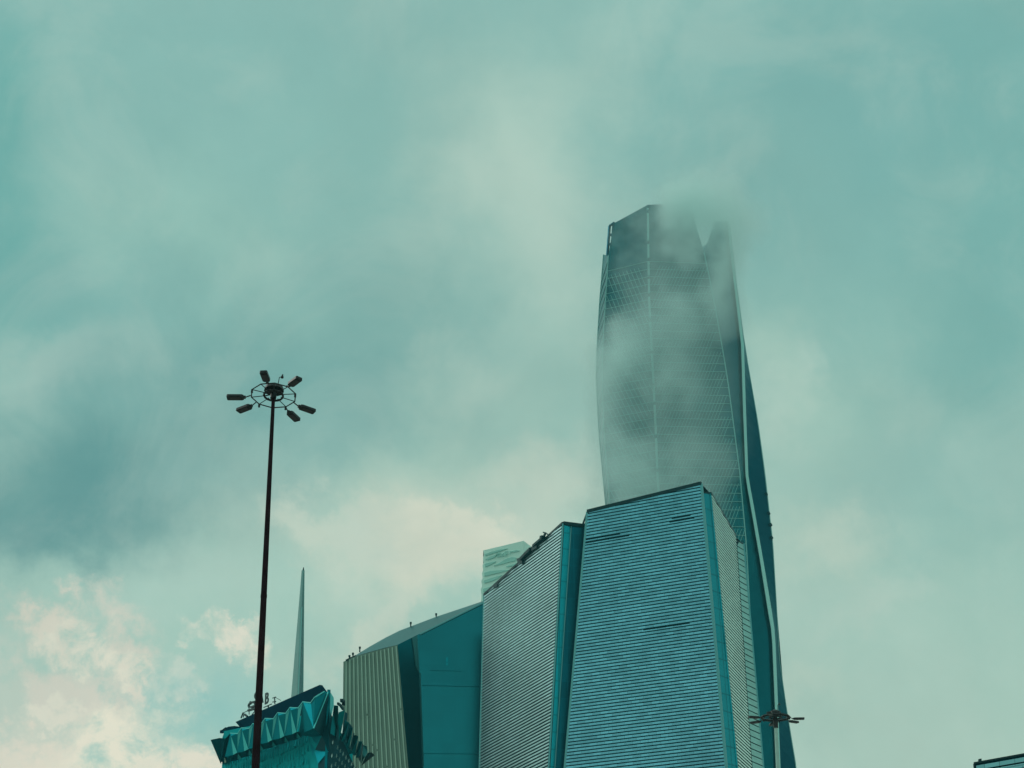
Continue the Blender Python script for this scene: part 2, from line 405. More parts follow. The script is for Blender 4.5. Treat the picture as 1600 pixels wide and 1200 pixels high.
MB().bar(w_pl.P(777, 913.5, .6), w_pl.P(806, 884, .6), .16).build('rail', 'trim', bx)

# ------------------------------------------------------------------ cloud wrapped skyscraper
def skyscraper():
    G = 1935
    cols = {   # photo traces of the vertical edges, own depth each
        'L0': (746, [(943, 398), (937, 470), (933, 540), (931.5, 590), (936, 680), (946, 785), (958, 960), (966, 1200), (975, G)]),
        'L1': (736, [(950.5, 399), (946, 470), (942, 540), (940.5, 590), (944, 680), (953, 785), (965, 960), (974, 1200), (984, G)]),
        'S': (727, [(1012, 320), (1014, 470), (1019, 560), (1023, 640), (1027, 740), (1033, 850), (1050, 1200), (1060, G)]),
        'F': (729, [(1100, 394), (1114, 460), (1128, 540), (1137, 594), (1147, 670), (1156, 740), (1166, 850), (1185, 1200), (1200, G)]),
        'R': (736, [(1136, 346), (1146, 440), (1157.5, 540), (1160.5, 640), (1164.5, 748), (1170, 779), (1186, 871), (1200, 960), (1205.5, 990), (1210, 1100), (1214, 1200), (1226, G)]),
        'R1': (736, [(1138, 346), (1149, 440), (1162, 540), (1165, 640), (1169, 748), (1175, 779), (1191, 871), (1206, 960), (1210.5, 990), (1215, 1100), (1219, 1200), (1232, G)]),
        'Z': (748, [(1140, 352), (1150, 440), (1163.2, 540), (1184, 660), (1195, 740), (1203, 811), (1207, 845), (1214, 963), (1217.5, 1030), (1229, 1110), (1244, 1200), (1300, G)]),
    }
    line = {}
    for k, (Y, pts) in cols.items():
        p3 = [at(x, y, Y) for x, y in pts]; p3[-1].z = 0; line[k] = p3
    def sample(k, t):
        p = line[k]; z = p[0].z * (1 - t)
        for a, b in zip(p, p[1:]):
            if b.z <= z <= a.z + 1e-6: return a + (b - a) * ((a.z - z) / (a.z - b.z))
        return p[-1].copy()
    def samplez(k, z): return sample(k, 1 - z / line[k][0].z)
    root = empty('skyscraper', (60, 760, 0), 'tallest tapering glass skyscraper with its notched crown fading into low cloud', 'skyscraper')
    NR = 70; ts = [(i / NR) for i in range(NR + 1)]
    def strip(mb, a, b):
        for t0, t1 in zip(ts, ts[1:]): mb.poly([sample(a, t0), sample(b, t0), sample(b, t1), sample(a, t1)])
        return mb
    strip(strip(MB(), 'L1', 'S'), 'S', 'F').build('curtain_wall', 'tower_glass', root, fix=False)
    strip(MB(), 'L0', 'L1').build('side_screen', 'tower_glass', root, fix=False)
    strip(MB(), 'F', 'R').build('smooth_side', 'tower_smooth', root, fix=False)
    strip(MB(), 'R1', 'Z').build('far_side', 'tower_edge', root, fix=False)
    # back
    bk = MB()
    for t0, t1 in zip(ts[::7], ts[7::7]):
        for a, b in (('Z', 'B0'), ('B0', 'B1'), ('B1', 'L0')):
            q = []
            for k, t in ((a, t0), (b, t0), (b, t1), (a, t1)):
                if k == 'B0': v = sample('Z', t) + Vector((-16, 34, 0))
                elif k == 'B1': v = sample('L0', t) + Vector((12, 34, 0))
                else: v = sample(k, t)
                q.append(v)
            bk.poly(q)
    bk.build('rear_wall', 'tower_smooth', root, fix=False)
    # crown blades
    S0, F0, R0, L10 = (line[k][0] for k in ('S', 'F', 'R', 'L1'))
    MB().prism([S0, at(1077, 318, 728), F0], Vector((0, 1.2, 0))).prism([L10, at(959, 349, 734), S0], Vector((0, 1.2, 0))).build('crown', 'tower_glass', root)
    MB().prism([F0, at(1117, 346, 732), R0], Vector((0, 1.2, 0))).build('crown', 'tower_smooth', root)
    fr = MB(); tp = [at(952.5, 353, 736), at(949, 399, 738)]
    fr.bar(tp[0], tp[1], .8); fr.bar(at(952.5, 353, 736), at(960, 348, 734), .7)
    for f in (.30, .62, .95):
        x = 952.5 - 3.5 * f; y = 353 + 46 * f; fr.bar(at(x, y, 737), at(x + 6, y + .5, 736), .9)
    fr.bar(at(958.3, 349, 735), at(954.5, 400, 736), .6)
    fr.build('crown_frame', 'tower_edge', root)
    # rib
    rb = MB()
    for t0, t1 in zip(ts, ts[1:]):
        a, b, c, d = sample('R', t0), sample('R1', t0), sample('R1', t1), sample('R', t1)
        rb.prism([a, b, c, d], Vector((0, -1.2, 0)))
    rb.build('rib', 'tower_rib', root)
    # segmented seam
    sm = MB(); z = 6.0; ztop = line['S'][0].z - 2
    while z < ztop:
        z1 = min(z + random.choice((6, 9, 12)), ztop)
        a, b = samplez('S', z), samplez('S', z1)
        sm.bar(a + Vector((0, -.5, 0)), b + Vector((0, -.5, 0)), .9, .8); z = z1 + 1.6
    sm.build('seam', 'mullion', root)
    for k in ('F', 'L1', 'L0', 'Z'):
        e = MB()
        for t0, t1 in zip(ts, ts[1:]): e.bar(sample(k, t0), sample(k, t1), .4)
        e.build('edge_trim', 'mullion', root)
    # lattice of slanted fins and floor lines on the front facets
    def lattice(a, b, spacing, slant, zmax, w, zlo=5):
        mb = MB(); x0 = 0; H = zmax
        wid = 34.0
        k = -int(H * abs(slant) / spacing) - 1
        n = int(wid / spacing) + 2
        for i in range(k, n) if slant > 0 else range(0, n - k):
            prev = None; z = zlo
            while z < H:
                A, B = samplez(a, z), samplez(b, z); run = (B - A).length
                s = (i * spacing + slant * z)
                if 0 <= s <= run:
                    p = A + (B - A) * (s / run) + Vector((0, -.25, 0))
                    if prev is not None: mb.bar(prev, p, w, w)
                    prev = p
                else: prev = None
                z += 9
        return mb
    lattice('S', 'F', 1.25, .42, F0.z - 1, .15).build('lattice', 'mullion', root)
    lattice('L1', 'S', 1.7, -.42, L10.z - 1, .14).build('lattice', 'mullion', root)
    fl = MB(); z = 8
    while z < F0.z - 2:
        for a, b in (('L1', 'S'), ('S', 'F')):
            if z < line[a][0].z - 1: fl.bar(samplez(a, z) + Vector((0, -.2, 0)), samplez(b, z) + Vector((0, -.2, 0)), .17, .17)
        z += 3.3
    fl.build('floor_lines', 'mullion', root)
    z = 8; ld_ = MB()
    while z < line['L0'][0].z - 8:
        ld_.bar(samplez('L0', z), samplez('L1', z + 5), .35); z += 5
    ld_.build('bracing', 'mullion', root)
    # plant boxes and hoists along the far edge
    for i, (x, y) in enumerate(((1197.5, 770), (1201.5, 800), (1204.5, 818), (1206, 838))):
        MB().bar(at(x - 1.5, y, 747), at(x + .8, y + 4, 747), .9).build('edge_bracket', 'trim', root)
skyscraper()

# ------------------------------------------------------------------ pale far building with wavy bands
def pale_building():
    Y = 900
    pl = vplane(755, 860, Y, -66)
    tr = pl.P(818, 845); P = lambda x, y, o=0: pl.P(x, y, o)
    root = empty('hotel_tower', (at(780, 900, Y).x, Y + 15, 0), 'pale hazy green tower with wavy leaf shaped bands, farthest off behind the louvred roof', 'building')
    left = [(755, 860), (756.5, 867), (754.5, 872), (755.8, 879), (753.8, 884), (755, 891), (753, 896), (754.3, 903), (752, 908), (753.4, 916), (751, 921), (752.4, 930), (751.5, 940)]
    A = [P(x, y) for x, y in left]; gl = Vector((A[-1].x - 1, A[-1].y, 0)); gr = ground_ext(tr, P(819, 950)); gr.z = 0
    sp = Plane(tr, tr - Vector((0, 0, 10)), 35); fr = sp.P(838, 860); gf = Vector((fr.x, fr.y, 0))
    MB().poly([tr] + A + [gl, gr]).build('wall', 'pale', root, fix=False)
    b2 = MB().poly([tr, fr, gf, gr]); bb = A[0] + Vector((20, 45, 0)); gb = Vector((bb.x, bb.y, 0))
    b2.poly([fr, bb, gb, gf]).poly([bb, A[0], Vector((A[0].x, A[0].y, 0)), gb]).build('side_wall', 'pale', root, fix=False)
    MB().poly([tr, fr, bb, A[0]]).build('roof', 'roof', root, fix=False)
    lens = [[(758, 874), (765, 870), (777, 866), (781, 864), (772, 871), (762, 875)],
            [(757, 881), (764, 879), (775, 877), (769, 881), (758, 886)],
            [(771, 884), (781, 879), (790, 873.5), (799, 870.5), (806, 871), (806, 876), (796, 878), (786, 881)],
            [(790, 885), (797, 882.5), (808, 880), (803, 884), (792, 886)],
            [(756.5, 895), (766, 892), (780, 891), (795, 890.5), (784, 894), (770, 897), (757, 900)],
            [(756, 907), (765, 904), (775, 901), (784, 898.5), (777, 904), (768, 908), (756.5, 911)],
            [(754.5, 920), (763, 917.5), (772, 914.5), (764, 921), (755, 925)],
            [(757, 866), (768, 862), (780, 858.5), (793, 857), (783, 860.5), (770, 864.5), (758, 868.5)],
            [(797, 862), (806, 859.5), (812, 860.5), (804, 862.5)]]
    lens += [[(x + dx, y + dy) for x, y in q] for q, dx, dy in ((lens[5], 0, 30), (lens[6], 8, 46), (lens[4], 0, 52))]
    for q in lens:
        MB().prism([P(x, y, .5) for x, y in q], pl.n * -.45).build('window_band', 'pale_dark', root)
    # struts crossing the upper window band
    st = MB()
    for a, b in (((774, 868), (778, 864)), ((778, 864), (778, 871)), ((781, 863.5), (781, 870)), ((783, 870), (787, 864)), ((783, 865), (787, 869)), ((789, 862), (794, 862)), ((789, 865.5), (794, 865.5)), ((789, 862), (789, 869)), ((797, 861), (797, 866))):
        st.bar(P(*a, .8), P(*b, .8), .35)
    st.build('truss', 'pale_dark', root)
pale_building()

# ------------------------------------------------------------------ olive ribbed building with smooth blue side
def ribbed_building():
    pl = vplane(621, 1008, 500, -70)
    root = empty('ribbed_block', (at(640, 1100, 510).x, 515, 0), 'sloping roofed block with olive ribbed front and smooth deep blue side', 'building')
    P = pl.P
    tl, t2, tr, br, bl = P(536.5, 1034), P(556, 1025), P(621, 1007.5), P(638, 1198), P(535, 1199)
    gr, gl = ground_ext(tr, br), ground_ext(tl, bl)
    MB().poly([tl, t2, tr, gr, gl]).build('front_wall', 'olive', root, fix=False)
    c = Plane(tr, br, 55); c1, c2 = c.P(652, 992), c.P(661, 1198); cg = ground_ext(c1, c2)
    MB().poly([tr, c1, cg, gr]).build('recessed_wall', 'blue_dark', root, fix=False)
    d = Plane(c1, c2, 86); d1 = d.P(770, 934.5); d2 = d.P(770, 1198); dg = ground_ext(d1, d2)
    MB().poly([c1, d1, dg, cg]).build('blue_wall', 'blue_glass', root, fix=False)
    # light sliver beside the fold
    MB().prism([c.P(644, 996, .3), c.P(652, 993, .3), c.P(655.5, 1052, .3), c.P(650, 1040, .3)], c.n * -.25).build('light_panel', 'roof_metal', root)
    MB().bar(c.P(656, 1052, .1), c.P(661, 1198, .1), .3).build('fold_trim', 'roof_metal', root)
    # sloping roof
    k = Vector((0, 14, 0))
    e = [at(556, 1023.5, 512), at(578, 1010, 514), at(603, 996, 516), at(624, 985.5, 518), at(682, 963.5, 520), at(754, 939.5, 520), at(775, 932, 520)]
    rm = MB(); low = [P(556, 1025), P(575, 1019.5), P(600, 1012.5), tr, c1, d.P(700, 968), d1]
    for i in range(6): rm.poly([low[i], low[i + 1], e[i + 1], e[i]])
    rm.build('sloping_roof', 'roof_metal', root, fix=False)
    MB().bar(d.P(656, 991, .2), d.P(760, 939.5, .2), .35).build('eaves_trim', 'trim_light', root)
    bk = MB(); back = [tl + Vector((6, 34, 0)), e[-1] + Vector((10, 20, 0))]
    bk.poly([tl, back[0], Vector((back[0].x, back[0].y, 0)), gl]); bk.poly([back[0], back[1], Vector((back[1].x, back[1].y, 0)), Vector((back[0].x, back[0].y, 0))])
    bk.poly([back[1], e[-1], d1, dg, Vector((back[1].x, back[1].y, 0))]).build('rear_wall', 'olive', root, fix=False)
    MB().poly([tl, t2, e[0], e[1], e[2], e[3], e[4], e[5], e[6], back[1], back[0]]).build('roof', 'roof', root, fix=False)
    # ribs
    n = 14
    for i in range(n):
        f = (i + .6) / n; rb = MB()
        xt = 537.5 + 84 * f; yt = (1034 - (xt - 536.5) * .46) if xt < 556 else 1025 - (xt - 556) * .27
        top = P(xt, yt + 2, .12); bot = P(536.5 + 100 * f, 1198, .12); gg = ground_ext(top, bot)
        t = 0.0
        while t < 1:
            L_ = random.uniform(.10, .3); t1 = min(1, t + L_)
            rb.bar(top + (gg - top) * t, top + (gg - top) * (t1 - .004), random.choice((.2, .26, .34)), .3); t = t1
        rb.build('rib', 'rib', root)
    # service gallery and lit opening
    for x0, y0, x1, y1, w in ((659, 1070.5, 753, 1073, .1), (661, 1177, 753, 1178, .1), (672, 1047, 722, 1048.5, .06)):
        MB().bar(d.P(x0, y0, .1), d.P(x1, y1, .1), w).build('panel_joint', 'blue_dark', root)
    MB().prism([d.P(697, 1027, .2), d.P(701, 1027, .2), d.P(701, 1040, .2), d.P(697, 1040, .2)], d.n * -.15).build('window', 'edge_glass', root)
    # roof fittings
    for x, y, h, Y in ((562.2, 1019, 5.5, 512), (641.8, 979.5, 4.5, 518), (681.5, 963.5, 2.2, 520), (546, 1029, 2.2, 506), (551.5, 1026, 3, 508)):
        a = at(x, y, Y); b = at(x, y - h, Y); MB().bar(a, b, .3).bar(b, b + Vector((0, 0, .5)), .5).build('roof_antenna', 'trim', root)
    MB().bar(at(541, 1031.5, 504), at(556, 1024.5, 508), .35).build('roof_rail', 'trim', root)
ribbed_building()

# ------------------------------------------------------------------ spire
def spire():
    Y = 380
    tip_l, tip_r = at(471.3, 891.5, Y), at(475.9, 891.5, Y)
    l, r, m = at(454.8, 1090, Y), at(474, 1090, Y + 1), at(466, 1090, Y - 3)
    mt = at(474, 890.5, Y - .3)
    def ex(a, b): return ground_ext(a, b)
    gl, gr, gm = ex(tip_l, l), ex(tip_r, r), ex(mt, m); gl.z = gr.z = gm.z = 0
    bt = tip_r + Vector((-.2, .4, 0)); gb = (gl + gr) / 2 + Vector((0, 9, 0))
    root = empty('spire', (gl + gr) / 2, 'slender tapering grey green spire rising behind the faceted building', 'spire')
    b = MB().poly([tip_l, mt, gm, gl]).poly([mt, tip_r, gr, gm]).poly([tip_r, bt, gb, gr]).poly([bt, tip_l, gl, gb])
    b.poly([tip_l, mt, mt + Vector((0, .2, .45))]).poly([mt, tip_r, mt + Vector((0, .2, .45))]).poly([tip_r, tip_l, mt + Vector((0, .2, .45))])
    b.build('shaft', 'spire', root, fix=False)
    MB().bar(mt + (m - mt) * .3, gm, .22, .25).build('edge_trim', 'mullion', root)  # pale bar draws in the highlight along the front edge
    MB().tube(mt, mt + Vector((0, 0, .5)), .14, .08).build('tip_light', 'trim', root)
spire()

# ------------------------------------------------------------------ faceted building with the rooftop letters
def faceted_building():
    C0, C1 = at(514, 1078, 330), at(513.5, 1200, 330)
    pl = Plane(C0, C0 - Vector((0, 0, 20)), -31.6); P = pl.P
    rp = Plane(C0, C0 - Vector((0, 0, 20)), 6); Q = rp.P
    root = empty('faceted_building', (C0.x - 8, 350, 0), 'teal building with a folded triangular crown and rooftop letters, behind the near lamp mast', 'building')
    # main volume
    wl = P(347, 1194, -1.0); wg = Vector((wl.x, wl.y, 0)); c = Vector((C0.x, C0.y, 0)) - pl.n * 1.2
    wr = P(485, 1151, -1.0)
    z1 = wr.z + 4; zq = Q(560, 1186, 0).z - 2
    wy = lambda p, z: Vector((p.x, p.y, z))
    cr = P(514, 1110, -1.2); q2 = Q(566, 1190, -1.0)
    body = MB().poly([wy(wl, wl.z + 6), wy(cr, cr.z), wy(cr, 0), wg])
    rr = q2 + Vector((-20, 8, 0)); ll = wl + Vector((22, 18, 0))
    body.poly([wy(q2, zq), wy(rr, zq), wy(rr, 0), wy(q2, 0)]).poly([wy(rr, zq), wy(ll, wl.z + 6), wy(ll, 0), wy(rr, 0)]).poly([wy(ll, wl.z + 6), wy(wl, wl.z + 6), wg, wy(ll, 0)])
    body.poly([wy(wl, wl.z + 6), wy(cr, cr.z), wy(q2, zq), wy(rr, zq), wy(ll, wl.z + 6)])
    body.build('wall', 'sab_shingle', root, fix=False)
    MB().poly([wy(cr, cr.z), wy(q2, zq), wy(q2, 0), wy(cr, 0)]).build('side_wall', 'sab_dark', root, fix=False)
    # folded crown, bay by bay (top leans out over the wall)
    O = 3.2
    bays = [(360, 1145.5), (377.5, 1137.3), (395.5, 1130.5), (414.5, 1122.3), (434, 1113.7), (453.3, 1105.3)]
    for i, (x, y) in enumerate(bays):
        w = 19.4 if i > 1 else 17.6
        if i == 1: w = 18.2
        last = i == len(bays) - 1
        x1, y1 = x + w * .655, y + .8                               # flat end
        x2, y2 = (bays[i + 1] if not last else (473.3, 1096.7))
        k = (x - 434) / 19.4
        bx_, by_ = 437.7 + 19.4 * k * (.99), 1153.5 - 6.4 * k       # foot of the light triangle
        if i < 2: by_ += 1.5
        f1, f2 = (bx_, by_), (bx_ + 6.3, by_ - 3.4)
        m = MB()
        px_, py_ = bx_ - 13.1, by_ + 3.0                             # foot of the bay before
        nx, ny = bx_ + 19.3, by_ - 6.3                               # foot of the next pale triangle
        O2 = O - .8
        a, b, c_ = P(x, y, O), P(x1, y1, O), P(x2, y2, O)
        Lf, Rf = P(*f1, O2 + .35), P(*f2, O2)
        lowl, lowm = P(bx_ - 4.4, by_ + 10.5, 0), P(bx_ + 6.5, by_ + 8.2, 0)
        apex = P(x + .7, y + 4.5, O + .1)
        m.poly([a, apex, Rf, b])                                     # folded main panel
        m.poly([a, P(px_, py_, O2), Lf, apex])
        m.poly([Rf, lowm, P(nx - 4.4, ny + 10.5, 0), P(nx, ny, O2 + .35)])
        m.build('crown_panel', 'sab_panel', root, fix=False)
        MB().poly([apex, Lf, Rf]).poly([b, Rf, c_]).build('crown_lit_facet', 'sab_rim', root, fix=False)  # brightness of the light-catching facets comes from the paler colour
        MB().poly([Lf, lowl, lowm, Rf]).build('crown_soffit', 'recess_glass', root, fix=False)  # dark glass colour paints the shade of the underside
        MB().poly([P(bx_ + 7.6, by_ - 2.2, O2 + .1), P(bx_ + 6.5, by_ + 6.5, .3), P(bx_ + 13.1, by_ + 6, .3)]).build('crown_lit_facet', 'sab_rim', root, fix=False)
        t = MB().bar(a, b, .13); t.bar(b, c_, .13); t.bar(c_, Rf, .06)
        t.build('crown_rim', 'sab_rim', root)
    # left end facet
    e = MB().poly([P(329, 1156, O + 1), P(343, 1153, O), P(352, 1154, O), P(344.5, 1193, 0)])
    e.poly([P(352, 1154, O), P(360, 1145.5, O), P(363, 1175, .5), P(349, 1185, 0), P(344.5, 1193, 0)])
    e.poly([P(329, 1156, O + 1), P(344.5, 1193, 0), P(346, 1194, -6), P(336, 1158, -5)]); e.build('end_panel', 'blue_dark', root, fix=False)
    MB().prism([P(351.5, 1184, 1), P(354, 1191, .6), P(351.5, 1192, .6)], pl.n * .1).build('crown_panel', 'rib', root)
    # prow at the near corner
    m = MB()
    m.poly([P(473.3, 1096.7, O), P(485.7, 1098.3, O), P(490, 1138, O + .8), P(467, 1148, .6)])
    m.poly([P(485.7, 1098.3, O), P(492, 1089.5, O + .5), P(506.7, 1080.7, 1.5), P(512.5, 1081.5, 1.0), P(490, 1138, O + .8)])
    m.poly([P(490, 1138, O + .8), P(502.8, 1150, .8), P(494, 1163, 0), P(486, 1151, -.6), P(467, 1148, .6)])
    m.build('prow_panel', 'sab_panel', root, fix=False)
    m = MB().poly([P(512.5, 1081.5, 1.0), P(514.2, 1090, 0), P(514.4, 1174, 0), P(503, 1172, -.8), P(492, 1172, -.4), P(502.8, 1150, .8), P(490, 1138, O + .8)])
    m.poly([P(497, 1193, .2), P(511.6, 1175.5, .0), P(514, 1175, 0), P(512.5, 1930, 0), P(491, 1930, -.5)])
    m.build('prow_shade_panel', 'sab_dark', root, fix=False)
    MB().poly([P(491, 1173, -.3), P(511.6, 1175, 0), P(497, 1193, .35)]).poly([P(485, 1160, -.5), P(493, 1171, -.3), P(488, 1182, -.3)]).build('prow_facet', 'sab_panel', root, fix=False)
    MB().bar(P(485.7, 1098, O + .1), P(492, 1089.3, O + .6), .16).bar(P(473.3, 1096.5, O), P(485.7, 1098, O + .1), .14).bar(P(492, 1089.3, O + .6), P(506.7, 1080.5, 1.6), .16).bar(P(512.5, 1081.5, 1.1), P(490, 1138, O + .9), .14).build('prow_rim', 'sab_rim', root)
    MB().bar(C0, Vector((C0.x, C0.y, 0)), .5).build('corner_trim', 'sab_panel', root)
    # shingles on the lower left wall
    sh = MB(); wp = Plane(wl, wy(wl, 0), -31.6)
    U1 = wp.uz(wr)[0]; nu = 34
    for r_ in range(0, 24):
        for i in range(nu):
            u = U1 * (i + (r_ % 2) * .5 + random.uniform(-.1, .1)) / nu; z = wl.z + 9.0 - r_ * 1.7
            du = wp.d * (U1 / nu * random.uniform(.12, .3)); ro = random.uniform(.08, .3)
            top = wp.at(u, z) + wp.n * .03
            if top.z > wl.z + 5.6 + (cr.z - wl.z - 6) * i / nu: continue
            tipp = wp.at(u, z - random.uniform(1.3, 1.9)) + wp.n * ro
            sh.poly([top, tipp - du, tipp + du]); sh.poly([top, tipp + du, wp.at(u, z - 1.6) + wp.n * .03 + du * 2])
    sh.build('shingles', 'sab_shingle', root, fix=False)
    # dark roof screen
    m = MB().prism([P(368, 1128, -3.5), P(499.5, 1070, -3.5), P(507, 1080.5, -3.5), P(507, 1100, -3.5), P(384, 1152, -3.5), P(375.5, 1137, -3.5)], pl.n * -.5)
    m.build('roof_screen', 'sab_slab', root)
    # right hand facade, seen at a grazing angle: stepped folded panels
    top = [(514, 1077.5), (521.5, 1090.3), (521.7, 1102), (528.5, 1102.6), (537, 1109), (543.7, 1115), (545.4, 1129), (551, 1136.5), (552.4, 1145), (560, 1147.5), (561, 1156), (566.5, 1158), (573, 1166)]
    m = MB().poly([Q(514, 1077.5, 0), Q(521.5, 1090.3, .4), Q(521.7, 1102, .4), Q(517, 1122, .1), Q(514.3, 1120, 0)])
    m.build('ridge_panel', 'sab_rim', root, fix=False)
    pan = [((521.7, 1102), (528.5, 1102.6), (525, 1135), (527, 1152), (516, 1146)), ((529, 1113), (539, 1109), (534, 1140), (529.5, 1158), (527, 1140)),
           ((539, 1126), (545.4, 1129), (538, 1160), (533, 1158)), ((545.5, 1136), (551.5, 1137), (546, 1170), (541, 1166)),
           ((552.5, 1148), (560, 1150), (554, 1182), (549, 1176)), ((560.5, 1158), (566.5, 1158.5), (561, 1184), (556, 1184))]
    for j, q in enumerate(pan):
        MB().poly([Q(x, y, .8 + (.9 if t in (1,) else 0) - (.6 if t > 1 else 0)) for t, (x, y) in enumerate(q)]).build('side_panel', 'sab_shingle', root, fix=False)
    m = MB()
    for q in (((528.5, 1104), (529.5, 1160), (527, 1165), (525, 1135)), ((539, 1112), (543.7, 1115), (540, 1135), (534, 1150)), ((545.4, 1129), (551, 1136.5), (546, 1150), (541, 1160), (538, 1160)),
              ((552.4, 1145), (554, 1146), (549, 1172), (546, 1170)), ((561, 1158), (562, 1162), (556, 1180), (554, 1180))):
        m.poly([Q(x, y, .45) for x, y in q])
    m.build('side_backing', 'sab_dark', root, fix=False)
    MB().poly([Q(566.6, 1160, .5), Q(568, 1165, .5), Q(563, 1192, .3), Q(560, 1185, .3)]).poly([Q(575, 1176, 2), Q(580.4, 1175.5, 3.2), Q(585.5, 1180, 3.5), Q(564.7, 1196.5, .3), Q(568, 1188, .4)]).build('end_fin', 'trim', root, fix=False)
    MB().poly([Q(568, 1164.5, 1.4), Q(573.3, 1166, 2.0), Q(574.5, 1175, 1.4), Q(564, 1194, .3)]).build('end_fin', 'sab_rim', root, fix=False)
    fins = MB()
    for (cx, cy, n_, dx, dy) in ((527, 1168, 10, 4.4, 5.2), (525.5, 1181, 9, 4.4, 5.4), (524, 1194, 8, 4.2, 5.2), (523, 1207, 8, 4.2, 5.2), (519.5, 1160, 1, 0, 0), (518, 1181, 1, 0, 0), (517.6, 1197, 1, 0, 0)):
        for i in range(n_):
            x, y = cx + dx * i, cy + dy * i
            fins.poly([Q(x + 1.2, y - 4, .6), Q(x + 1.5, y + 1, 1.1), Q(x, y + 3.5, .9), Q(x - .7, y + .5, .6)])
        fins.build('shingle_row', 'pale', root, fix=False); fins = MB()
    # roof kit by the right shoulder
    MB().bar(Q(528, 1099, 0), Q(533, 1103, 0), .35).bar(Q(531, 1101, 0), Q(536, 1108, 0), .35).bar(Q(533.5, 1094, 0), Q(535, 1095.5, 0), .5).bar(Q(536.5, 1094, 0), Q(537, 1102, 0), .5).build('roof_kit', 'trim', root)
    # the rooftop letters: a thing of their own
    sg = empty('rooftop_sign', P(372, 1132, -4), 'dark freestanding SAB letters on a frame along the roof of the faceted building', 'sign')
    sp = Plane(P(405, 1110, -3.8), P(405, 1110, -3.8) - Vector((0, 0, 10)), -31.6)
    right = -sp.d
    def glyph(ch, px, py, size, name='letter'):
        cu = bpy.data.curves.new('t', 'FONT'); cu.body = ch; cu.size = size; cu.extrude = .08; cu.offset = .04
        cu.resolution_u = 6
        to = bpy.data.objects.new('t', cu); COL.objects.link(to)
        dg = bpy.context.evaluated_depsgraph_get(); me = bpy.data.meshes.new_from_object(to.evaluated_get(dg))
        bpy.data.objects.remove(to)
        o0 = sp.P(px, py); nrm = sp.n
        mtx = Matrix((right, Vector((0, 0, 1)), nrm)).transposed().to_4x4()
        mb = MB(); mb.v = [mtx @ v.co + o0 for v in me.vertices]; mb.f = [list(p.vertices) for p in me.polygons]
        return mb.build(name, 'sign', sg)
    glyph('S', 396.5, 1101.5, 3.1); glyph('A', 403.5, 1101, 3.1); glyph('B', 413.3, 1101, 2.9)
    # looped leaf of lettering left of the latin letters
    lp = MB(); pts = [(391.5, 1096), (392, 1100), (399, 1097.5)]
    lo = [(398.5, 1096.5), (392, 1098), (388.5, 1101.5), (389, 1104.5), (393, 1105), (398, 1103), (400.5, 1099)]
    for a, b in zip(lo, lo[1:]): lp.bar(sp.P(*a), sp.P(*b), .32)
    lp.bar(sp.P(391, 1096.5), sp.P(392, 1100), .3); lp.bar(sp.P(387.8, 1110.3), sp.P(400, 1106.5), .36).bar(sp.P(398, 1107), sp.P(400, 1104.5), .3)
    lp.build('looped_letter', 'sign', sg)
    fm = MB()
    for a, b, w in (((380, 1114), (387, 1110.5), .1), ((389, 1104), (389.3, 1116.5), .12), ((397.5, 1107), (397.8, 1113), .14), ((380, 1113.5), (376.5, 1122), .2), ((381.5, 1115), (379.8, 1121), .14),
                    ((382, 1116), (386.5, 1119.5), .3), ((393.5, 1117), (397, 1112.5), .12), ((412, 1105.5), (424.5, 1100), .14), ((419, 1102.5), (419.2, 1105), .2),
                    ((429, 1089.5), (429.5, 1100), .16), ((426, 1090.8), (431, 1089), .14), ((426, 1097), (431, 1096), .16), ((430, 1089.5), (439, 1094.5), .08)):
        MB().bar(sp.P(*a), sp.P(*b), w).build('support_bar', 'sign', sg)
    # davit at the left end of the roof
    dv = empty('roof_davit', P(376, 1140, -2), 'small dark window cleaning davit reaching past the left end of the faceted roof', 'davit')
    T = lambda x, y: P(x, y, -2)
    MB().prism([T(353, 1137), T(357, 1135.3), T(366, 1134.2), T(365.5, 1139.5), T(358, 1142), T(351, 1141.5)], pl.n * -1.2).build('cradle', 'sab_slab', dv)
    MB().bar(T(353, 1137.3), T(348, 1141), .22).bar(T(348, 1141), T(344.5, 1142.2), .2).bar(T(344.5, 1142.2), T(345.5, 1144), .2).bar(T(345.5, 1144), T(353, 1142.6), .45).bar(T(353, 1142.6), T(362, 1140), .4).build('hook_arm', 'sab_slab', dv)
    MB().bar(T(362, 1140.5), T(376.5, 1138), .55).bar(T(363, 1140), T(363.5, 1145.5), .45).bar(T(363.5, 1144.8), T(374, 1145.6), .3).build('jib', 'sab_slab', dv)
faceted_building()

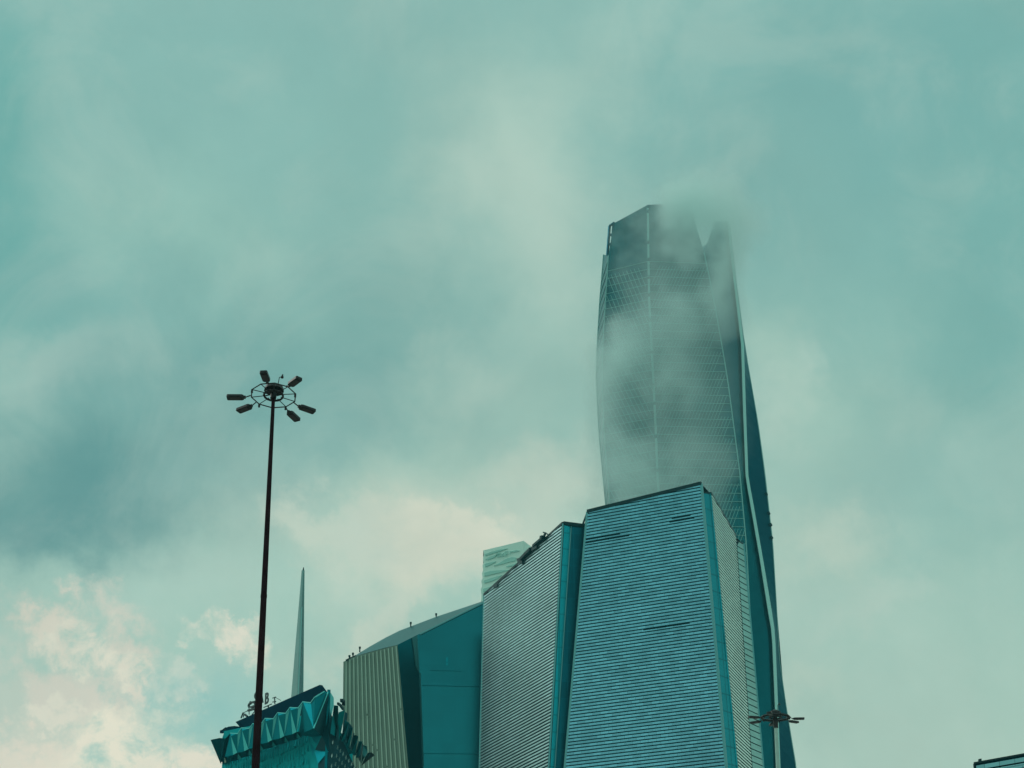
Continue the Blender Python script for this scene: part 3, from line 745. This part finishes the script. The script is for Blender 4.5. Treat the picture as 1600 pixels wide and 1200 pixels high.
# ------------------------------------------------------------------ roof corner at the lower right
def corner_block():
    pl = vplane(1522, 1193.5, 260, 135)
    P = pl.P
    a = P(1522, 1193.5); b = P(1640, 1168); a0 = Vector((a.x - .0, a.y, 0)); b.z = a.z; b = pl.at(pl.uz(b)[0], a.z); b0 = Vector((b.x, b.y, 0))
    root = empty('corner_block', ((a0 + b0) / 2 + Vector((0, 12, 0))), 'louvred roof corner of a low block just entering at the bottom right', 'building')
    bk = Vector((8, 28, 0))
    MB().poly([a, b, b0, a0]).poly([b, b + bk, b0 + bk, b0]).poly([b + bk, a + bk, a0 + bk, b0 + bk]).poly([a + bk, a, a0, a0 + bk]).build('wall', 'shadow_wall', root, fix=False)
    MB().poly([a, b, b + bk, a + bk]).build('roof', 'roof', root, fix=False)
    bands(MB(), pl, [a + Vector((0, 0, -.3)), b + Vector((0, 0, -.3)), b0, a0], .72, .52, .2, z0=(a.z - .85) % .72, inset=.4).build('louvre_screen', 'corner', root)
    MB().bar(a + Vector((0, 0, .1)), b + Vector((0, 0, .1)), .16, .2).bar(a, a0, .2).build('parapet', 'trim', root)
    u = pl.P(1529.8, 1190.5, -.3); v = pl.P(1534, 1189.7, -.3)
    MB().prism([u, v, v + Vector((0, 0, .38)), u + Vector((0, 0, .38))], Vector((0, .5, 0))).build('vent_box', 'trim', root)
corner_block()

# ------------------------------------------------------------------ high mast lamps
def mast(loc, H, head_px, fixtures, tilt, label, polemat, rbase, rtop, yaw=0, collar=False, Rr=.82, th=.022):
    root = empty('high_mast_lamp', loc, label, 'lamp mast', 'high mast floodlights')
    o = Vector(loc); top = o + Vector((0, 0, H))
    pm = MB(); n = 4
    for i in range(n):                  # telescoped steel sections with slip joints
        z0, z1 = H * i / n, H * (i + 1) / n
        r0 = rbase + (rtop - rbase) * i / n; r1 = rbase + (rtop - rbase) * (i + 1) / n
        pm.tube(o + Vector((0, 0, z0)), o + Vector((0, 0, z1 + (.5 if i < n - 1 else 0))), r0 * 1.03, r1, 16)
        if i: pm.tube(o + Vector((0, 0, z0 - .06)), o + Vector((0, 0, z0 + .05)), r0 * 1.12, r0 * 1.1, 16)
    pm.build('pole', polemat, root)
    MB().tube(o, o + Vector((0, 0, .05)), rbase * 2, rbase * 2).tube(o + Vector((0, 0, .05)), o + Vector((0, 0, .35)), rbase * 1.25, rbase * 1.1).build('base_plate', polemat, root)
    MB().tube(top + Vector((0, 0, -.62)), top + Vector((0, 0, -.1)), rtop * 1.5, rtop * 1.6).build('collar', 'lamp', root) if collar else None
    Mx = Matrix.Translation(top) @ Matrix.Rotation(R(tilt[1]), 4, 'Y') @ Matrix.Rotation(R(tilt[0]), 4, 'X')
    pos = lambda r, th, z=0: Vector((r * math.cos(R(th)), -r * math.sin(R(th)), z))
    rg = MB(); nodes = [yaw + 36 * k for k in range(10)]
    for a, b in zip(nodes, nodes[1:] + nodes[:1]):
        rg.tube(pos(Rr, a), pos(Rr, b), th, th, 6)
    rg.build('carrier_ring', 'lamp', root, mtx=Mx)
    for a in nodes:
        MB().tube(pos(Rr, a), pos(.33 * Rr, a, .02), .016, .016, 6).build('spoke', 'lamp', root, mtx=Mx)
    hb = MB()
    for k in range(16):
        hb.tube(pos(.42 * Rr, k * 22.5), pos(.42 * Rr, (k + 1) * 22.5), .04, .04, 6)
        if k % 4 == 0: hb.tube(pos(.42 * Rr, k * 22.5 + 8), pos(.08, k * 22.5 + 8, .05), .022, .022, 6)
    hb.build('hub_ring', 'lamp', root, mtx=Mx)
    MB().tube((0, 0, -.12), (0, 0, .30), .11, .13).tube((0, 0, .20), (0, 0, .34), .36, .33).tube((0, 0, .34), (0, 0, .46), .26, .08).build('head_frame', 'lamp', root, mtx=Mx)
    for a in (35, 155, 275):
        MB().bar(pos(.22, a, .26), pos(.36 * Rr, a, 0), .06).build('winch_arm', 'lamp', root, mtx=Mx)
    for a in nodes[::2]:
        MB().bar(pos(Rr * .99, a, -.01), pos(Rr * .99, a, -.13), .07).build('cable_guide', 'lamp', root, mtx=Mx)
    for th in fixtures:
        ar = MB().tube(pos(Rr, th, 0), pos(1.28 * Rr, th, -.10), .022, .022, 6).build('lamp_arm', 'lamp', root, mtx=Mx)
        c = MB(); ax = pos(1, th); sx = Vector((-ax.y, ax.x, 0)); L0, L1, w, h = 1.24 * Rr, 2.04 * Rr, .135, .055
        drop = -.13
        pts = [ax * (L0 + .05) + sx * -w * .7, ax * (L0 + .05) + sx * w * .7, ax * (L0 + .12) + sx * w, ax * (L1 - .04) + sx * w, ax * L1 + sx * w * .8, ax * L1 - sx * w * .8, ax * (L1 - .04) - sx * w, ax * (L0 + .12) - sx * w]
        c.prism([p + Vector((0, 0, drop)) for p in pts], Vector((0, 0, h * 1.7)))
        c.bar(ax * (L0 - .02) + Vector((0, 0, drop + .05)), ax * (L0 + .12) + Vector((0, 0, drop + .05)), .09)
        f = c.build('floodlight', 'lamp', root, mtx=Mx)
        l = MB().prism([ax * (L0 + .16) + sx * -w * .75 + Vector((0, 0, drop - .012)), ax * (L0 + .16) + sx * w * .75 + Vector((0, 0, drop - .012)), ax * (L1 - .12) + sx * w * .75 + Vector((0, 0, drop - .012)), ax * (L1 - .12) - sx * w * .75 + Vector((0, 0, drop - .012))], Vector((0, 0, .01)))
        l.build('lens', 'lens', f, mtx=Mx)
    s = pos(.17, 40, .3)
    MB().tube(s, s + Vector((.03, 0, .42)), .018, .014, 6).tube(s + Vector((.03, 0, .42)), s + Vector((.13, 0, .45)), .014, .014, 6).tube(s + Vector((.13, 0, .40)), s + Vector((.13, 0, .46)), .055, .05, 8).tube(s + Vector((.13, 0, .46)), s + Vector((.14, 0, .55)), .04, .02, 8).build('warning_light', 'lamp', root, mtx=Mx)
    return root
p1 = at(427.3, 618, 68.5)
mast((p1.x, p1.y, 0), p1.z, None, (51, 97, 182, 215, 297, 328), (-11, 1.5),
     'near dark mast with six floodlights, standing left of the towers against the sky', 'mast_dark', .22, .063, yaw=10)
p2 = at(1211.5, 1121, 118)
mast((p2.x, p2.y, 0), p2.z, None, (110, 163, 218, 268, 328, 2), (0, 0),
     'far pale mast whose dark floodlight ring overlaps the foot of the skyscraper', 'mast_pale', .27, .095, yaw=4, collar=True, th=.075)

# ------------------------------------------------------------------ low cloud round the top of the skyscraper
def volume_mat(name, build):
    m = bpy.data.materials.new(name); m.use_nodes = True; t = m.node_tree; t.nodes.clear()
    out = t.nodes.new('ShaderNodeOutputMaterial'); v = t.nodes.new('ShaderNodeVolumePrincipled')
    t.links.new(v.outputs[0], out.inputs['Volume']); build(t, v); return m
def cloud():
    ctr = Vector((48, 712, 330)); half = Vector((60, 14, 105))
    def b(t, v):
        v.inputs['Color'].default_value = (.85, .988, .978, 1); v.inputs['Anisotropy'].default_value = .1
        tc = t.nodes.new('ShaderNodeTexCoord')
        def mth(op, a, b_=None, clamp=False):
            n = t.nodes.new('ShaderNodeMath'); n.operation = op; n.use_clamp = clamp
            for i, x in enumerate((a, b_)):
                if x is None: continue
                if isinstance(x, (int, float)): n.inputs[i].default_value = x
                else: t.links.new(x, n.inputs[i])
            return n.outputs[0]
        nz = t.nodes.new('ShaderNodeTexNoise'); t.links.new(tc.outputs['Object'], nz.inputs['Vector'])
        nz.inputs['Scale'].default_value = .05; nz.inputs['Detail'].default_value = 5; nz.inputs['Roughness'].default_value = .6
        vm = t.nodes.new('ShaderNodeVectorMath'); vm.operation = 'MULTIPLY_ADD'
        t.links.new(nz.outputs['Color'], vm.inputs[0]); vm.inputs[1].default_value = (26, 0, 30); t.links.new(tc.outputs['Object'], vm.inputs[2])
        sh = t.nodes.new('ShaderNodeVectorMath'); sh.operation = 'SUBTRACT'; t.links.new(vm.outputs[0], sh.inputs[0]); sh.inputs[1].default_value = (13, 0, 15)
        tot = None
        Yc = ctr.y
        for px, py, rx, ry, k, rot in CLOUDS:
            p = at(px, py, Yc) - ctr
            m = t.nodes.new('ShaderNodeMapping'); m.vector_type = 'TEXTURE'; t.links.new(sh.outputs[0], m.inputs[0])
            m.inputs[1].default_value = (p.x, 0, p.z); m.inputs[2].default_value = (0, R(-rot), 0)
            m.inputs[3].default_value = (rx * .225, half.y * 1.05, ry * .25)
            g_ = t.nodes.new('ShaderNodeTexGradient'); g_.gradient_type = 'SPHERICAL'; t.links.new(m.outputs[0], g_.inputs[0])
            q = mth('MULTIPLY', g_.outputs['Fac'], k)
            tot = q if tot is None else mth('ADD', tot, q)
        nn = mth('MULTIPLY', mth('SUBTRACT', nz.outputs['Fac'], .29), 2.9, clamp=True)
        t.links.new(mth('MULTIPLY', mth('MULTIPLY', tot, nn), .13), v.inputs['Density'])
    MT['cloud'] = volume_mat('cloud_vapour', b)
    bm = bmesh.new(); bmesh.ops.create_icosphere(bm, subdivisions=3, radius=1)
    me = bpy.data.meshes.new('low_cloud')
    for v in bm.verts: v.co = Vector((v.co.x * half.x * 1.25, v.co.y * half.y * 1.1, v.co.z * half.z * 1.25))
    bm.to_mesh(me); bm.free(); me.materials.append(MT['cloud'])
    o = bpy.data.objects.new('low_cloud', me); COL.objects.link(o); o.location = ctr
    o['kind'] = 'stuff'; o['label'] = 'thin low cloud drifting across the upper half of the skyscraper'; o['category'] = 'cloud'
CLOUDS = [(1106, 345, 108, 95, 2.3, 0), (1070, 325, 65, 45, 1.1, 0), (1130, 430, 50, 120, 1.1, 0),
          (975, 550, 100, 55, 1.2, 35), (1060, 495, 65, 45, .9, -10), (1050, 590, 60, 70, .7, 20), (950, 650, 45, 130, .8, 0),
          (990, 720, 100, 65, 1.0, 25), (1090, 730, 90, 70, .6, 0), (1015, 785, 130, 70, 1.2, 0), (1050, 560, 140, 400, .62, 0), (1000, 370, 60, 50, .5, 20)]
cloud()

# ------------------------------------------------------------------ haze
def haze():
    def b(t, v):
        v.inputs['Color'].default_value = (.2, .85, .98, 1); v.inputs['Density'].default_value = .0001; v.inputs['Anisotropy'].default_value = .4
    MT['haze'] = volume_mat('haze_air', b)
    x0, x1, y0, y1, z0, z1 = -400, 400, -60, 1250, -1, 460
    m = MB().prism([(x0, y0, z0), (x1, y0, z0), (x1, y1, z0), (x0, y1, z0)], Vector((0, 0, z1 - z0)))
    m.build('haze', 'haze', kind='stuff')
haze()
